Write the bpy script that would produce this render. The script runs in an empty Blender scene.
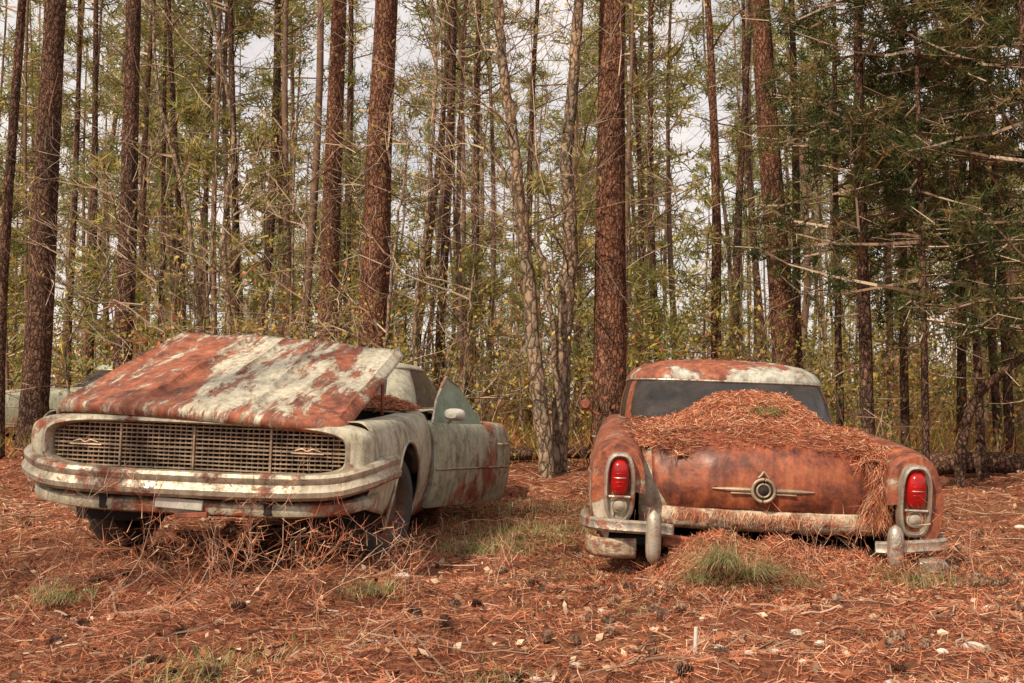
import bpy, math, numpy as np
from mathutils import Vector, Matrix
R=np.random.default_rng(7)
scene=bpy.context.scene
try:
    scene.view_settings.view_transform='Standard'; scene.view_settings.look='None'; scene.view_settings.exposure=0
except Exception: pass

# ---------------------------------------------------------------- materials
def newmat(name):
    m=bpy.data.materials.new(name); m.use_nodes=True
    nt=m.node_tree; nt.nodes.clear()
    o=nt.nodes.new('ShaderNodeOutputMaterial')
    return m,nt,o
def N(nt,t,**kw):
    n=nt.nodes.new(t)
    for k,v in kw.items():
        if k in n.inputs: n.inputs[k].default_value=v
        else: setattr(n,k,v)
    return n
def L(nt,a,b): nt.links.new(a,b)
def ramp(nt,fac,stops,interp='LINEAR'):
    r=nt.nodes.new('ShaderNodeValToRGB'); r.color_ramp.interpolation=interp
    e=r.color_ramp.elements
    while len(e)<len(stops): e.new(0.5)
    for i,(p,c) in enumerate(stops):
        e[i].position=p
        if not hasattr(c,'__len__'): c=(c,c,c)
        e[i].color=(*c,1)
    L(nt,fac,r.inputs['Fac']); return r.outputs['Color']
def noise(nt,vec,scale,detail=8,rough=.6,dist=0):
    n=N(nt,'ShaderNodeTexNoise'); n.inputs['Scale'].default_value=scale
    n.inputs['Detail'].default_value=detail; n.inputs['Roughness'].default_value=rough
    n.inputs['Distortion'].default_value=dist
    if vec is not None: L(nt,vec,n.inputs['Vector'])
    return n.outputs['Fac']
def mathn(nt,op,a,b=None):
    n=N(nt,'ShaderNodeMath'); n.operation=op
    for i,v in enumerate((a,b)):
        if v is None: continue
        if isinstance(v,(int,float)): n.inputs[i].default_value=v
        else: L(nt,v,n.inputs[i])
    return n.outputs[0]
def mixc(nt,f,a,b,bt='MIX'):
    n=N(nt,'ShaderNodeMix'); n.data_type='RGBA'; n.blend_type=bt
    for sock,v in ((n.inputs[0],f),(n.inputs[6],a),(n.inputs[7],b)):
        if isinstance(v,(int,float)): sock.default_value=v
        elif isinstance(v,tuple): sock.default_value=(*v,1)
        else: L(nt,v,sock)
    return n.outputs[2]
def objvec(nt,scale=(1,1,1)):
    t=N(nt,'ShaderNodeTexCoord'); m=N(nt,'ShaderNodeMapping'); m.inputs['Scale'].default_value=scale
    L(nt,t.outputs['Object'],m.inputs['Vector']); return m.outputs['Vector'],t.outputs['Object']

RUST=[(0.30,(0.05,0.018,0.013)),(0.43,(0.16,0.046,0.026)),(0.55,(0.33,0.10,0.048)),(0.72,(0.50,0.20,0.095))]
def rusty(name,paint,thr=.5,scale=3,stretch=(1,1,1),grad=(0,0,0),off=0,soft=.05,rgh=.45,metal=0,rust=RUST,stain=.5,rr=.85,nrough=.7,dentk=.45):
    m,nt,o=newmat(name); v,ov=objvec(nt,stretch)
    n1=noise(nt,v,scale,10,nrough,.3); n2=noise(nt,v,scale*.33,3,.5)
    f=mathn(nt,'ADD',mathn(nt,'MULTIPLY',n1,.6),mathn(nt,'MULTIPLY',n2,.4))
    d=N(nt,'ShaderNodeVectorMath'); d.operation='DOT_PRODUCT'; L(nt,ov,d.inputs[0]); d.inputs[1].default_value=grad
    f=mathn(nt,'ADD',f,mathn(nt,'ADD',d.outputs['Value'],off))
    mask=ramp(nt,f,[(thr-soft,0.0),(thr-soft*.2,.35),(thr,.7),(thr+soft,1.0)])
    nr=noise(nt,ov,scale*2.2,10,.78,.2); rc=ramp(nt,nr,rust)
    ns=noise(nt,v,scale*1.3,10,.8,.4)
    st=ramp(nt,ns,[(.33,tuple(c*(1-stain*.8)*k for c,k in zip(paint,(1,.80,.62)))),(.5,tuple(c*.82*k for c,k in zip(paint,(1,.97,.9)))),(.68,paint)])
    fine=noise(nt,ov,70,5,.65)
    speck=ramp(nt,fine,[(.56,0.0),(.68,.7)])
    st=mixc(nt,speck,st,(0.2,.09,.05))
    v2,_=objvec(nt,(14,14,1.2)); sk=noise(nt,v2,1.6,5,.6)
    drk=ramp(nt,sk,[(.35,.55),(.6,1.08)])
    col=mixc(nt,mask,st,rc)
    col=mixc(nt,.75,col,drk,'MULTIPLY')
    b=N(nt,'ShaderNodeBsdfPrincipled'); L(nt,col,b.inputs['Base Color'])
    rough=ramp(nt,mask,[(0,rgh),(1,rr)])
    L(nt,mixc(nt,.5,rough,ramp(nt,ns,[(.4,.95),(.62,.25)])),b.inputs['Roughness'])
    if metal: L(nt,ramp(nt,mask,[(0,metal),(1,0.0)]),b.inputs['Metallic'])
    bp=N(nt,'ShaderNodeBump'); bp.inputs['Strength'].default_value=.6; bp.inputs['Distance'].default_value=.006
    h=mathn(nt,'ADD',mathn(nt,'MULTIPLY',mask,.35),mathn(nt,'ADD',mathn(nt,'MULTIPLY',nr,mask),mathn(nt,'MULTIPLY',fine,.2)))
    L(nt,h,bp.inputs['Height'])
    dent=noise(nt,ov,3.2,2,.5); bp2=N(nt,'ShaderNodeBump'); bp2.inputs['Strength'].default_value=dentk; bp2.inputs['Distance'].default_value=.05
    L(nt,dent,bp2.inputs['Height']); L(nt,bp2.outputs[0],bp.inputs['Normal'])
    L(nt,bp.outputs[0],b.inputs['Normal']); L(nt,b.outputs[0],o.inputs[0]); return m
def plain(name,col,rough=.7,metal=0,var=.35,scale=8,bump=.3,spec=.5):
    m,nt,o=newmat(name); v,ov=objvec(nt)
    n=noise(nt,ov,scale,7,.65)
    c=ramp(nt,n,[(.3,tuple(x*(1-var) for x in col)),(.7,tuple(min(1,x*(1+var)) for x in col))])
    b=N(nt,'ShaderNodeBsdfPrincipled'); L(nt,c,b.inputs['Base Color']); b.inputs['Roughness'].default_value=rough
    b.inputs['Metallic'].default_value=metal
    b.inputs['Specular IOR Level'].default_value=spec
    bp=N(nt,'ShaderNodeBump'); bp.inputs['Strength'].default_value=bump; bp.inputs['Distance'].default_value=.01
    L(nt,n,bp.inputs['Height']); L(nt,bp.outputs[0],b.inputs['Normal']); L(nt,b.outputs[0],o.inputs[0]); return m
def leafmat(name,trans=.35):
    m,nt,o=newmat(name); a=N(nt,'ShaderNodeAttribute'); a.attribute_name='Col'
    d=N(nt,'ShaderNodeBsdfDiffuse'); L(nt,a.outputs['Color'],d.inputs['Color'])
    if trans>0:
        t=N(nt,'ShaderNodeBsdfTranslucent'); L(nt,a.outputs['Color'],t.inputs['Color']); mx=N(nt,'ShaderNodeMixShader'); mx.inputs[0].default_value=trans
        L(nt,d.outputs[0],mx.inputs[1]); L(nt,t.outputs[0],mx.inputs[2]); L(nt,mx.outputs[0],o.inputs[0])
    else: L(nt,d.outputs[0],o.inputs[0])
    return m
def barkmat(name,c0,c1,c2,sz=1.0,zs=.4):
    m,nt,o=newmat(name); v,ov=objvec(nt,(1,1,zs))
    vo=N(nt,'ShaderNodeTexVoronoi'); vo.feature='DISTANCE_TO_EDGE'; vo.inputs['Scale'].default_value=22*sz
    nv=N(nt,'ShaderNodeTexNoise'); nv.inputs['Scale'].default_value=9; nv.inputs['Detail'].default_value=5; L(nt,ov,nv.inputs['Vector'])
    sc=N(nt,'ShaderNodeVectorMath'); sc.operation='SCALE'; L(nt,nv.outputs['Color'],sc.inputs[0]); sc.inputs['Scale'].default_value=.12
    ad=N(nt,'ShaderNodeVectorMath'); ad.operation='ADD'; L(nt,v,ad.inputs[0]); L(nt,sc.outputs[0],ad.inputs[1])
    L(nt,ad.outputs[0],vo.inputs['Vector'])
    n=noise(nt,v,26*sz,8,.75); n2=noise(nt,ov,1.6,5,.6)
    c=ramp(nt,n,[(.3,c0),(.5,c1),(.72,c2)])
    crack=ramp(nt,vo.outputs['Distance'],[(0.0,.25),(.14,.8),(.3,1.0)])
    c=mixc(nt,1.0,c,crack,'MULTIPLY')
    c=mixc(nt,1.0,c,ramp(nt,n2,[(.3,(.55,.60,.62)),(.7,(1.3,1.15,1.05))]),'MULTIPLY')
    b=N(nt,'ShaderNodeBsdfDiffuse'); L(nt,c,b.inputs['Color'])
    bp=N(nt,'ShaderNodeBump'); bp.inputs['Strength'].default_value=1; bp.inputs['Distance'].default_value=.03
    h=mathn(nt,'ADD',mathn(nt,'MULTIPLY',crack,.7),mathn(nt,'MULTIPLY',n,.7)); L(nt,h,bp.inputs['Height']); L(nt,bp.outputs[0],b.inputs['Normal'])
    L(nt,b.outputs[0],o.inputs[0]); return m

M_bark=barkmat('pine_bark',(.07,.042,.032),(.17,.105,.08),(.34,.23,.18))
M_bark_red=barkmat('pine_bark_red',(.09,.045,.033),(.25,.13,.09),(.46,.28,.20))
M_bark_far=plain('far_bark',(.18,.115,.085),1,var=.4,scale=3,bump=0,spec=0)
M_bark_grey=barkmat('smooth_bark',(.18,.13,.095),(.38,.29,.21),(.58,.47,.36),.6)
M_twig=leafmat('twig_wood',0.0)
M_leaf=leafmat('needles_green',.45)
M_litter=leafmat('needle_litter',.12)

# ---------------------------------------------------------------- ground
WV=[]
rw=np.random.default_rng(3)
for lam,a,n in ((3.5,.02,4),(1.1,.010,6),(.35,.006,7),(.14,.003,7)):
    for i in range(n):
        th=rw.uniform(0,6.28); k=6.283/(lam*rw.uniform(.7,1.4)); WV.append((k*math.cos(th),k*math.sin(th),rw.uniform(0,6.28),a))
def ss(t): t=np.clip(t,0,1); return t*t*(3-2*t)
def gh(x,y,lo=False):
    x=np.asarray(x,float); y=np.asarray(y,float); s=np.zeros(np.broadcast(x,y).shape)
    for kx,ky,p,a in (WV[:10] if lo else WV): s=s+a*np.sin(kx*x+ky*y+p)
    far=np.clip(1-(np.hypot(x,y)-25)/30,0,1)
    return s*far+.30*ss((y-8.5)/9)*ss((1.5-x)/5)+.10*ss((y-9)/8)-.02

class G:
    def __init__(s): s.V=[];s.F=[];s.C=[];s.M=[];s.S=[];s.n=0
    def add(s,V,F,c,m=0,sm=False):
        V=np.asarray(V,float).reshape(-1,3); F=np.asarray(F,int).reshape(-1,3)
        if len(V)==0: return
        c=np.asarray(c,float)
        if c.ndim==1: c=np.tile(c,(len(V),1))
        s.V.append(V); s.F.append(F+s.n); s.C.append(c); s.M.append(np.full(len(F),m,int)); s.S.append(np.full(len(F),sm,bool)); s.n+=len(V)
    def build(s,name,mats,loc=(0,0,0),parent=None):
        V=np.concatenate(s.V)-np.array(loc); F=np.concatenate(s.F); C=np.concatenate(s.C)
        me=bpy.data.meshes.new(name); me.vertices.add(len(V)); me.vertices.foreach_set('co',V.astype(np.float32).ravel())
        me.loops.add(F.size); me.loops.foreach_set('vertex_index',F.astype(np.int32).ravel())
        me.polygons.add(len(F)); me.polygons.foreach_set('loop_start',np.arange(0,F.size,3,dtype=np.int32))
        me.polygons.foreach_set('material_index',np.concatenate(s.M).astype(np.int32))
        me.update(calc_edges=True)
        me.polygons.foreach_set('use_smooth',np.concatenate(s.S))
        a=me.attributes.new('Col','FLOAT_COLOR','POINT')
        a.data.foreach_set('color',np.concatenate([C,np.ones((len(C),1))],1).astype(np.float32).ravel())
        for m in mats: me.materials.append(m)
        ob=bpy.data.objects.new(name,me); scene.collection.objects.link(ob); ob.location=loc
        if parent: ob.parent=parent
        return ob
def unit(v): return v/np.maximum(np.linalg.norm(v,axis=-1,keepdims=True),1e-9)
def rdir(n,rng): return unit(rng.normal(size=(n,3)))
def sticks(g,P0,P1,R0,R1,c,m=0):
    P0=np.atleast_2d(P0);P1=np.atleast_2d(P1);n=len(P0)
    R0=np.broadcast_to(R0,(n,)).reshape(n,1);R1=np.broadcast_to(R1,(n,)).reshape(n,1)
    d=unit(P1-P0); a=np.where(np.abs(d[:,2:3])>.8,np.array([[1.,0,0]]),np.array([[0,0,1.]]))
    u=unit(np.cross(d,a)); w=np.cross(d,u)
    V=np.zeros((n,6,3))
    for i in range(3):
        th=i*2.0944; o=math.cos(th)*u+math.sin(th)*w
        V[:,i]=P0+o*R0; V[:,i+3]=P1+o*R1
    f=np.array([[0,1,4],[0,4,3],[1,2,5],[1,5,4],[2,0,3],[2,3,5]])
    F=(np.arange(n)[:,None,None]*6+f[None]).reshape(-1,3)
    c=np.asarray(c,float); 
    if c.ndim==2: c=np.repeat(c,6,0)
    g.add(V,F,c,m)
def blades(g,P,D,Ln,W,c,rng,m=0,curve=0):
    n=len(P); D=unit(D); u=unit(np.cross(D,rdir(n,rng))); Ln=np.broadcast_to(Ln,(n,)).reshape(n,1); W=np.broadcast_to(W,(n,)).reshape(n,1)
    V=np.stack([P-u*W/2,P+u*W/2,P+D*Ln],1)
    F=np.arange(n*3).reshape(-1,3); c=np.asarray(c,float)
    if c.ndim==2: c=np.repeat(c,3,0)
    g.add(V,F,c,m)
def leaves(g,P,s,c,rng,m=0):
    n=len(P); D=rdir(n,rng); u=unit(np.cross(D,rdir(n,rng))); s=np.broadcast_to(s,(n,)).reshape(n,1)
    V=np.stack([P-D*s*.5,P+u*s*.3,P+D*s*.5,P-u*s*.3],1)
    f=np.array([[0,1,2],[0,2,3]]); F=(np.arange(n)[:,None,None]*4+f[None]).reshape(-1,3)
    c=np.asarray(c,float)
    if c.ndim==2: c=np.repeat(c,4,0)
    g.add(V,F,c,m)
def pick(cols,n,rng,jit=.25):
    c=np.array(cols)[rng.integers(0,len(cols),n)]; return c*rng.uniform(1-jit,1+jit,(n,1))
def tubeg(g,P,Rr,seg,c,m=0,rough=0,rng=None):
    P=np.asarray(P,float); n=len(P); Rr=np.broadcast_to(Rr,(n,))
    t=unit(np.gradient(P,axis=0)); a=np.array([0.,1,0]) if abs(t[0][1])<.8 else np.array([1.,0,0])
    u=unit(np.cross(t,a)); w=np.cross(t,u); th=np.arange(seg)*2*math.pi/seg
    rr=Rr[:,None]*np.ones((1,seg))
    if rough: rr=rr*(1+rough*rng.normal(size=(n,seg)))
    V=P[:,None]+rr[...,None]*(np.cos(th)[None,:,None]*u[:,None]+np.sin(th)[None,:,None]*w[:,None])
    i=np.arange(n-1)[:,None]*seg; j=np.arange(seg)[None]; k=(j+1)%seg
    a0=(i+j).ravel();a1=(i+k).ravel();b0=(i+seg+j).ravel();b1=(i+seg+k).ravel()
    F=np.concatenate([np.stack([a0,a1,b1],1),np.stack([a0,b1,b0],1)])
    g.add(V.reshape(-1,3),F,c,m,True)

# ground sheet
def axis(near0,near1,step,far):
    a=list(np.arange(near0,near1,step)); s=step; x=near1
    while x<far: a.append(x); s*=1.25; x+=s
    a.append(far); s=step; x=near0-step; b=[]
    while x>-far: b.append(x); s*=1.25; x-=s
    b.append(-far); return np.array(b[::-1]+a)
gx=axis(-7,7,.05,400); gy=axis(2.2,12,.05,400)
X,Y=np.meshgrid(gx,gy); Z=gh(X,Y); nx,ny_=len(gx),len(gy)
g=G(); i=(np.arange(ny_-1)[:,None]*nx+np.arange(nx-1)[None]).ravel()
g.add(np.stack([X,Y,Z],-1).reshape(-1,3),np.concatenate([np.stack([i,i+1,i+nx+1],1),np.stack([i,i+nx+1,i+nx],1)]),(0.2,.1,.05),0,True)
m,nt,o=newmat('forest_floor'); v,ov=objvec(nt)
n1=noise(nt,ov,1.1,6,.6); n2=noise(nt,ov,28,9,.75,1.2); n3=noise(nt,ov,.35,4,.5)
c=ramp(nt,n2,[(.28,(.05,.022,.016)),(.45,(.20,.08,.048)),(.58,(.36,.145,.085)),(.75,(.52,.27,.17))])
c=mixc(nt,ramp(nt,n1,[(.42,0.0),(.62,.5)]),c,(.14,.065,.045)); c=mixc(nt,ramp(nt,n3,[(.52,0.0),(.68,.3)]),c,(.13,.12,.05))
b=N(nt,'ShaderNodeBsdfDiffuse'); L(nt,c,b.inputs['Color']); bp=N(nt,'ShaderNodeBump'); bp.inputs['Strength'].default_value=.8; bp.inputs['Distance'].default_value=.03
L(nt,n2,bp.inputs['Height']); L(nt,bp.outputs[0],b.inputs['Normal']); L(nt,b.outputs[0],o.inputs[0])
g.build('ground',[m])

# needle litter
LIT=[(.58,.225,.125),(.45,.155,.082),(.31,.098,.054),(.63,.33,.20),(.13,.05,.034),(.50,.178,.095),(.66,.43,.29)]
def litter(g,P,rng,ln,w,tilt=.18,cols=LIT):
    n=len(P); th=rng.uniform(0,6.283,n); D=np.stack([np.cos(th),np.sin(th),rng.normal(0,tilt,n)],1)
    u=np.stack([-np.sin(th),np.cos(th),rng.normal(0,.5,n)],1); D=unit(D); u=unit(u)
    ln=(ln*rng.uniform(.6,1.2,n))[:,None]; P=P+np.array([0,0,.006])+np.stack([0*th,0*th,np.abs(D[:,2])*ln[:,0]*.3],1)
    w=w*rng.uniform(.7,1.3,(n,1))
    V=np.stack([P-D*ln*.5-u*w/2,P-D*ln*.5+u*w/2,P+D*ln*.5],1)
    c=pick(cols,n,rng); pm=.64+.46*ss(.5+.5*np.sin(P[:,0:1]*2.3+np.sin(P[:,1:2]*3.1))*np.sin(P[:,1:2]*1.9+P[:,0:1]))
    g.add(V,np.arange(n*3).reshape(-1,3),np.repeat(c*pm,3,0),0)
g=G()
for n,y0,y1,ln,w in ((130000,2.7,7,.10,.0040),(50000,6.5,12,.15,.007),(36000,11,24,.22,.014)):
    y=R.uniform(y0,y1,n); x=R.uniform(-1,1,n)*(.62*y+.8); 
    dens=.5+.5*np.sin(x*2.1+1.3*np.sin(y*1.7))*np.sin(y*2.6+x*.9)
    k=R.random(n)<(.45+.65*dens); x=x[k];y=y[k]
    litter(g,np.stack([x,y,gh(x,y)],1),R,ln,w)
n=9000; y=R.uniform(2.8,15,n); x=R.uniform(-1,1,n)*(.62*y+.5); leaves(g,np.stack([x,y,gh(x,y)+.015],1),R.uniform(.015,.06,n),pick([(.42,.25,.15),(.28,.13,.075),(.6,.45,.32),(.36,.15,.08),(.1,.05,.035)],n,R),R)
n=1300; y=R.uniform(3,11,n); x=R.uniform(-1,1,n)*(.6*y+.5); P=np.repeat(np.stack([x,y,gh(x,y)],1),14,0)+R.normal(0,.03,(n*14,3))*[1,1,.2]
D=rdir(len(P),R)*[1,1,.45]+[0,0,.22]; blades(g,P,D,R.uniform(.05,.14,len(P)),.0038,pick(LIT,len(P),R),R)
g.build('pine_needle_litter',[M_litter])

g=G()
for i in range(860):
    y=R.uniform(2.9,14); x=R.uniform(-1,1)*(.6*y+.5); th=R.uniform(0,6.28); l=R.uniform(.08,.45)*(2.2 if R.random()<.05 else 1); r=R.uniform(.002,.006)
    k=5; t=np.linspace(0,1,k); bend=R.normal(0,.1)
    px_=x+np.cos(th)*l*t-np.sin(th)*bend*t*t*l*3; py_=y+np.sin(th)*l*t+np.cos(th)*bend*t*t*l*3
    P=np.stack([px_,py_,gh(px_,py_)+.012+R.uniform(0,.05)*t],1); P[1:-1]+=R.normal(0,.012*l,(k-2,3)); c=np.array([(.26,.17,.12),(.42,.31,.23),(.13,.07,.045)][R.integers(3)])
    sticks(g,P[:-1],P[1:],r,r*.8,c)
g.build('fallen_twigs',[M_twig])

# ---------------------------------------------------------------- trees
GREENS=[(.18,.20,.055),(.27,.25,.07),(.125,.16,.045),(.34,.285,.085),(.41,.31,.10),(.21,.235,.07)]
FARG=[(.30,.31,.12),(.38,.355,.14),(.23,.26,.10),(.44,.37,.15),(.32,.33,.14)]  # paler than GREENS: depth haze painted into the far foliage colours
YEL=[(.56,.43,.12),(.48,.40,.12),(.64,.45,.13),(.35,.34,.10),(.52,.31,.12)]
CED=[(.06,.08,.03),(.09,.11,.04),(.14,.135,.05),(.20,.14,.06),(.04,.055,.024)]
TW=[(.22,.145,.10),(.36,.26,.185),(.15,.095,.065),(.46,.36,.27)]
def gen_pine(g,x,y,H,r,lean,c0,nbr,rng,Lmax=2.6,tuft=5,nbl=12,bl=.2,bw=.018,cols=GREENS,seg=10,dead=14,mt=0,mf=1,deadz=(.15,.6),up=.25,bendy=.12,stems=True,sub=.6,dl=1.7):
    z0=float(gh(x,y,True))-.12; nz=26 if seg>7 else 12; zs=np.linspace(0,H,nz); ph=rng.uniform(0,6,4)
    ax=lambda z:np.stack([x+lean[0]*z+bendy*(np.sin(z*.35+ph[0])-math.sin(ph[0]))*np.minimum(1,np.asarray(z)/4),y+lean[1]*z+bendy*np.sin(z*.3+ph[1]),z0+z],-1)
    rad=lambda z:r*(1-.8*(np.asarray(z)/H))*(1+.35*np.exp(-np.asarray(z)/.35))
    zz=np.concatenate([np.linspace(0,1.2,7)[:-1],np.linspace(1.2,H,nz)])
    tubeg(g,ax(zz),rad(zz),seg,(.1,.06,.04),mt,.035,rng)
    C=[];P0=[];P1=[];RA=[]
    for k in range(nbr):
        f=rng.random()**.9; z=H*(c0+(.99-c0)*f); ln=Lmax*(1-f*.8)*rng.uniform(.5,1.1); az=rng.uniform(0,6.283)
        d=np.array([math.cos(az),math.sin(az),up+rng.normal(0,.15)]); p=ax(z); q=[p]; nb_=4 if stems else 2
        for s in range(nb_):
            d=d+rng.normal(0,.15,3)+[0,0,.05]; q.append(q[-1]+d/np.linalg.norm(d)*ln/nb_)
        for s in range(nb_): P0.append(q[s]);P1.append(q[s+1]);RA.append((.012+.006*ln)*(1-s*.22))
        t=rng.uniform(.35,1,tuft)*(nb_-.01); ii=t.astype(int); fr=(t-ii)[:,None]; q=np.array(q); tc=q[ii]*(1-fr)+q[ii+1]*fr
        off=rng.normal(0,.16*ln/2+.05,(tuft,3))*[1,1,.6]; ce=tc+off; C.append(ce)
        if stems: P0+=list(tc);P1+=list(ce);RA+=[.006]*tuft
    for k in range(dead):
        z=H*rng.uniform(*deadz); az=rng.uniform(0,6.283); ln=rng.uniform(.3,dl); d=np.array([math.cos(az),math.sin(az),rng.normal(.05,.3)]); p=ax(z); rr=rng.uniform(.005,.012)
        for s in range(4 if stems else 2):
            d=d+rng.normal(0,.22,3); d/=np.linalg.norm(d); q=p+d*ln/4; P0.append(p);P1.append(q);RA.append(rr*(1-s*.2))
            if rng.random()<sub:
                e=d+rng.normal(0,.6,3); P0.append(q);P1.append(q+e/np.linalg.norm(e)*ln*.3);RA.append(rr*.4)
            p=q
    if P0: sticks(g,np.array(P0),np.array(P1),np.array(RA),np.array(RA)*.7,pick(TW,len(P0),rng),2)
    if C:
        C=np.concatenate(C); cc=pick(cols,len(C),rng,.35); P=np.repeat(C,nbl,0)+rng.normal(0,bl*.25,(len(C)*nbl,3)); D=rdir(len(P),rng)+[0,0,.35]
        c=np.repeat(cc,nbl,0)*rng.uniform(.75,1.25,(len(P),1))
        blades(g,P,D,bl*rng.uniform(.6,1.3,len(P)),bw,c,rng,mf)
def wx(px,d): return (px-512)/995*d
NEAR=[(33,47,27,14),(2,6,12,13),(66,60,8,20),(90,95,9,19),(120,128,20,16),(158,163,7,24),(186,170,8,22),(212,205,7,26),(234,232,9,20),(325,330,22,17),(350,340,9,22),(370,385,31,13.5),(438,442,11,20),(468,484,10,23),(607,618,34,13),(660,652,9,22),(717,708,12,18),(733,749,9,20),(790,774,26,15),(803,790,10,17),(290,280,9,26),(410,440,8,24),(890,905,8,20),(1000,985,9,16),(258,268,11,22),(530,540,8,25),(640,634,8,24),(765,756,9,23),(145,150,9,25)]
for k,(pb,pt,w,d) in enumerate(NEAR):
    rg=np.random.default_rng(100+k); g=G(); x=wx(pb,d); r=w/2*d/995; H=min(24,11+r*45)+rg.uniform(-1,2)
    gen_pine(g,x,d,H,r*1.0,((pt-pb)/400,rg.normal(0,.008)),.48 if H>15 else .38,34 if r>.1 else 28,rg,Lmax=2.8 if r>.1 else 2.0,tuft=6,nbl=11,bl=.22,bw=.016,seg=14 if r>.15 else 8,dead=24 if r<.15 else 18,deadz=(.1,.55),bendy=.045 if r>.13 else .1,dl=2.1)
    g.build('pine_tree',[M_bark_red if k in (9,11,14,16,18) else M_bark,M_leaf,M_twig],loc=(x,d,0))
for k,(x,y) in enumerate(((-8.6,-2.2),(-3.2,-6.5),(-13,1.5))):  # unseen pines outside the view, added to cast dappled shade on the ground
    rg=np.random.default_rng(170+k); g=G(); gen_pine(g,x,y,15,.17,(.0,0),.5,26,rg,Lmax=2.4,tuft=5,nbl=10,bl=.22,bw=.016,seg=10,dead=6)
    g.build('pine_tree',[M_bark,M_leaf,M_twig],loc=(x,y,0))
for k,(px_,d,w,H,hz) in enumerate(((868,11.5,14,11,.2),(925,10.8,8,9,.22),(978,11.8,9,10,.2),(1045,10.5,12,10,.17),(905,13.5,9,11,.25),(960,15,10,12,.15),(1010,14,10,12,.15),(838,14,8,10,.28))):
    rg=np.random.default_rng(300+k); g=G(); x=wx(px_,d)
    gen_pine(g,x,d,H,w/2*d/995,(rg.normal(0,.01),0),hz,84,rg,Lmax=2.0,tuft=10,nbl=18,bl=.14,bw=.018,cols=CED,seg=9,dead=6,up=-.05,deadz=(.05,.4),bendy=.06,sub=.3)
    g.build('cedar_tree',[M_bark,M_leaf,M_twig],loc=(x,d,0))
def grow(P0,P1,RA,p,d,ln,r,lev,rng,seg=5,tips=None):
    for s in range(seg):
        d=d+rng.normal(0,.16,3)+np.array([0,0,.05]); d/=np.linalg.norm(d); q=p+d*ln/seg
        P0.append(p);P1.append(q);RA.append(r*(1-.12*s))
        if lev>0 and rng.random()<.7:
            e=d+rng.normal(0,.55,3); e/=np.linalg.norm(e); grow(P0,P1,RA,q,e,ln*rng.uniform(.35,.7),r*.5,lev-1,rng,4,tips)
        p=q
    if tips is not None: tips.append(p)
def bare_tree(name,pts,d,w,seed,nb=26,mat=M_bark_grey,leafn=0,lmax=2.2,lev=2,i0=10):
    rg=np.random.default_rng(seed); g=G(); P=np.array([(wx(a,d),d+rg.normal(0,.05),.95+(400-b)/995*d) for a,b in pts],float)
    P[0][2]=float(gh(P[0][0],d))-.1
    t=np.linspace(0,len(P)-1,40); PP=np.stack([np.interp(t,range(len(P)),P[:,i]) for i in range(3)],1)
    for _ in range(3): PP[1:-1]=(PP[:-2]+2*PP[1:-1]+PP[2:])/4
    PP[1:-1]+=rg.normal(0,.01,(38,3))
    rr=w/2*d/995*np.linspace(1.1,.45,40); tubeg(g,PP,rr,10 if w>5 else 5,(.2,.15,.1),0,.03,rg)
    P0=[];P1=[];RA=[];tips=[]
    for k in range(nb):
        i=rg.integers(i0,40); az=rg.uniform(0,6.283); dd=np.array([math.cos(az),math.sin(az),rg.uniform(.1,.7)]); grow(P0,P1,RA,PP[i],dd/np.linalg.norm(dd),rg.uniform(.6,lmax),rg.uniform(.006,.015),lev,rg,5,tips)
    sticks(g,np.array(P0),np.array(P1),np.array(RA),np.array(RA)*.8,pick(TW,len(P0),rg),2)
    if leafn:
        T=np.array(tips); c=T[rg.integers(0,len(T),leafn)]+rg.normal(0,.12,(leafn,3)); leaves(g,c,rg.uniform(.04,.08,leafn),pick(YEL,leafn,rg),rg,1)
    return g.build(name,[mat,M_leaf,M_twig],loc=(P[0][0],d,0))
bare_tree('bare_tree',[(548,470),(534,350),(527,260),(516,160),(503,60),(497,-20),(500,-180)],12.2,15,11,28,leafn=200,lmax=2.8)
bare_tree('bare_tree',[(558,470),(563,340),(572,250),(566,160),(576,60),(582,-40),(590,-200)],12.6,17,12,28,leafn=200,lmax=2.8)
bare_tree('bare_tree',[(566,300),(545,260),(528,235),(505,170),(470,120)],12.4,6,13,10)
bare_tree('bare_tree',[(226,440),(230,330),(222,240),(235,130),(190,-60)],17,7,14,16,leafn=100)
bare_tree('bare_tree',[(422,450),(414,330),(428,200),(436,60),(420,-100)],15,6,15,16,leafn=300)
bare_tree('bare_tree',[(205,440),(200,330),(185,210),(150,90),(140,-60)],16,6,16,16,leafn=100)
for k in range(16):
    rg=np.random.default_rng(700+k); a=rg.uniform(-20,840); d=rg.uniform(12,20); q=a+rg.normal(0,60)
    bare_tree('sapling',[(a,440),(a+rg.normal(0,10),350),((a+q)/2,240),(q,rg.uniform(20,200))],d,rg.uniform(2.5,4.5),800+k,18,leafn=220 if k%2 else 60,lmax=1.6,i0=5)

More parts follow.
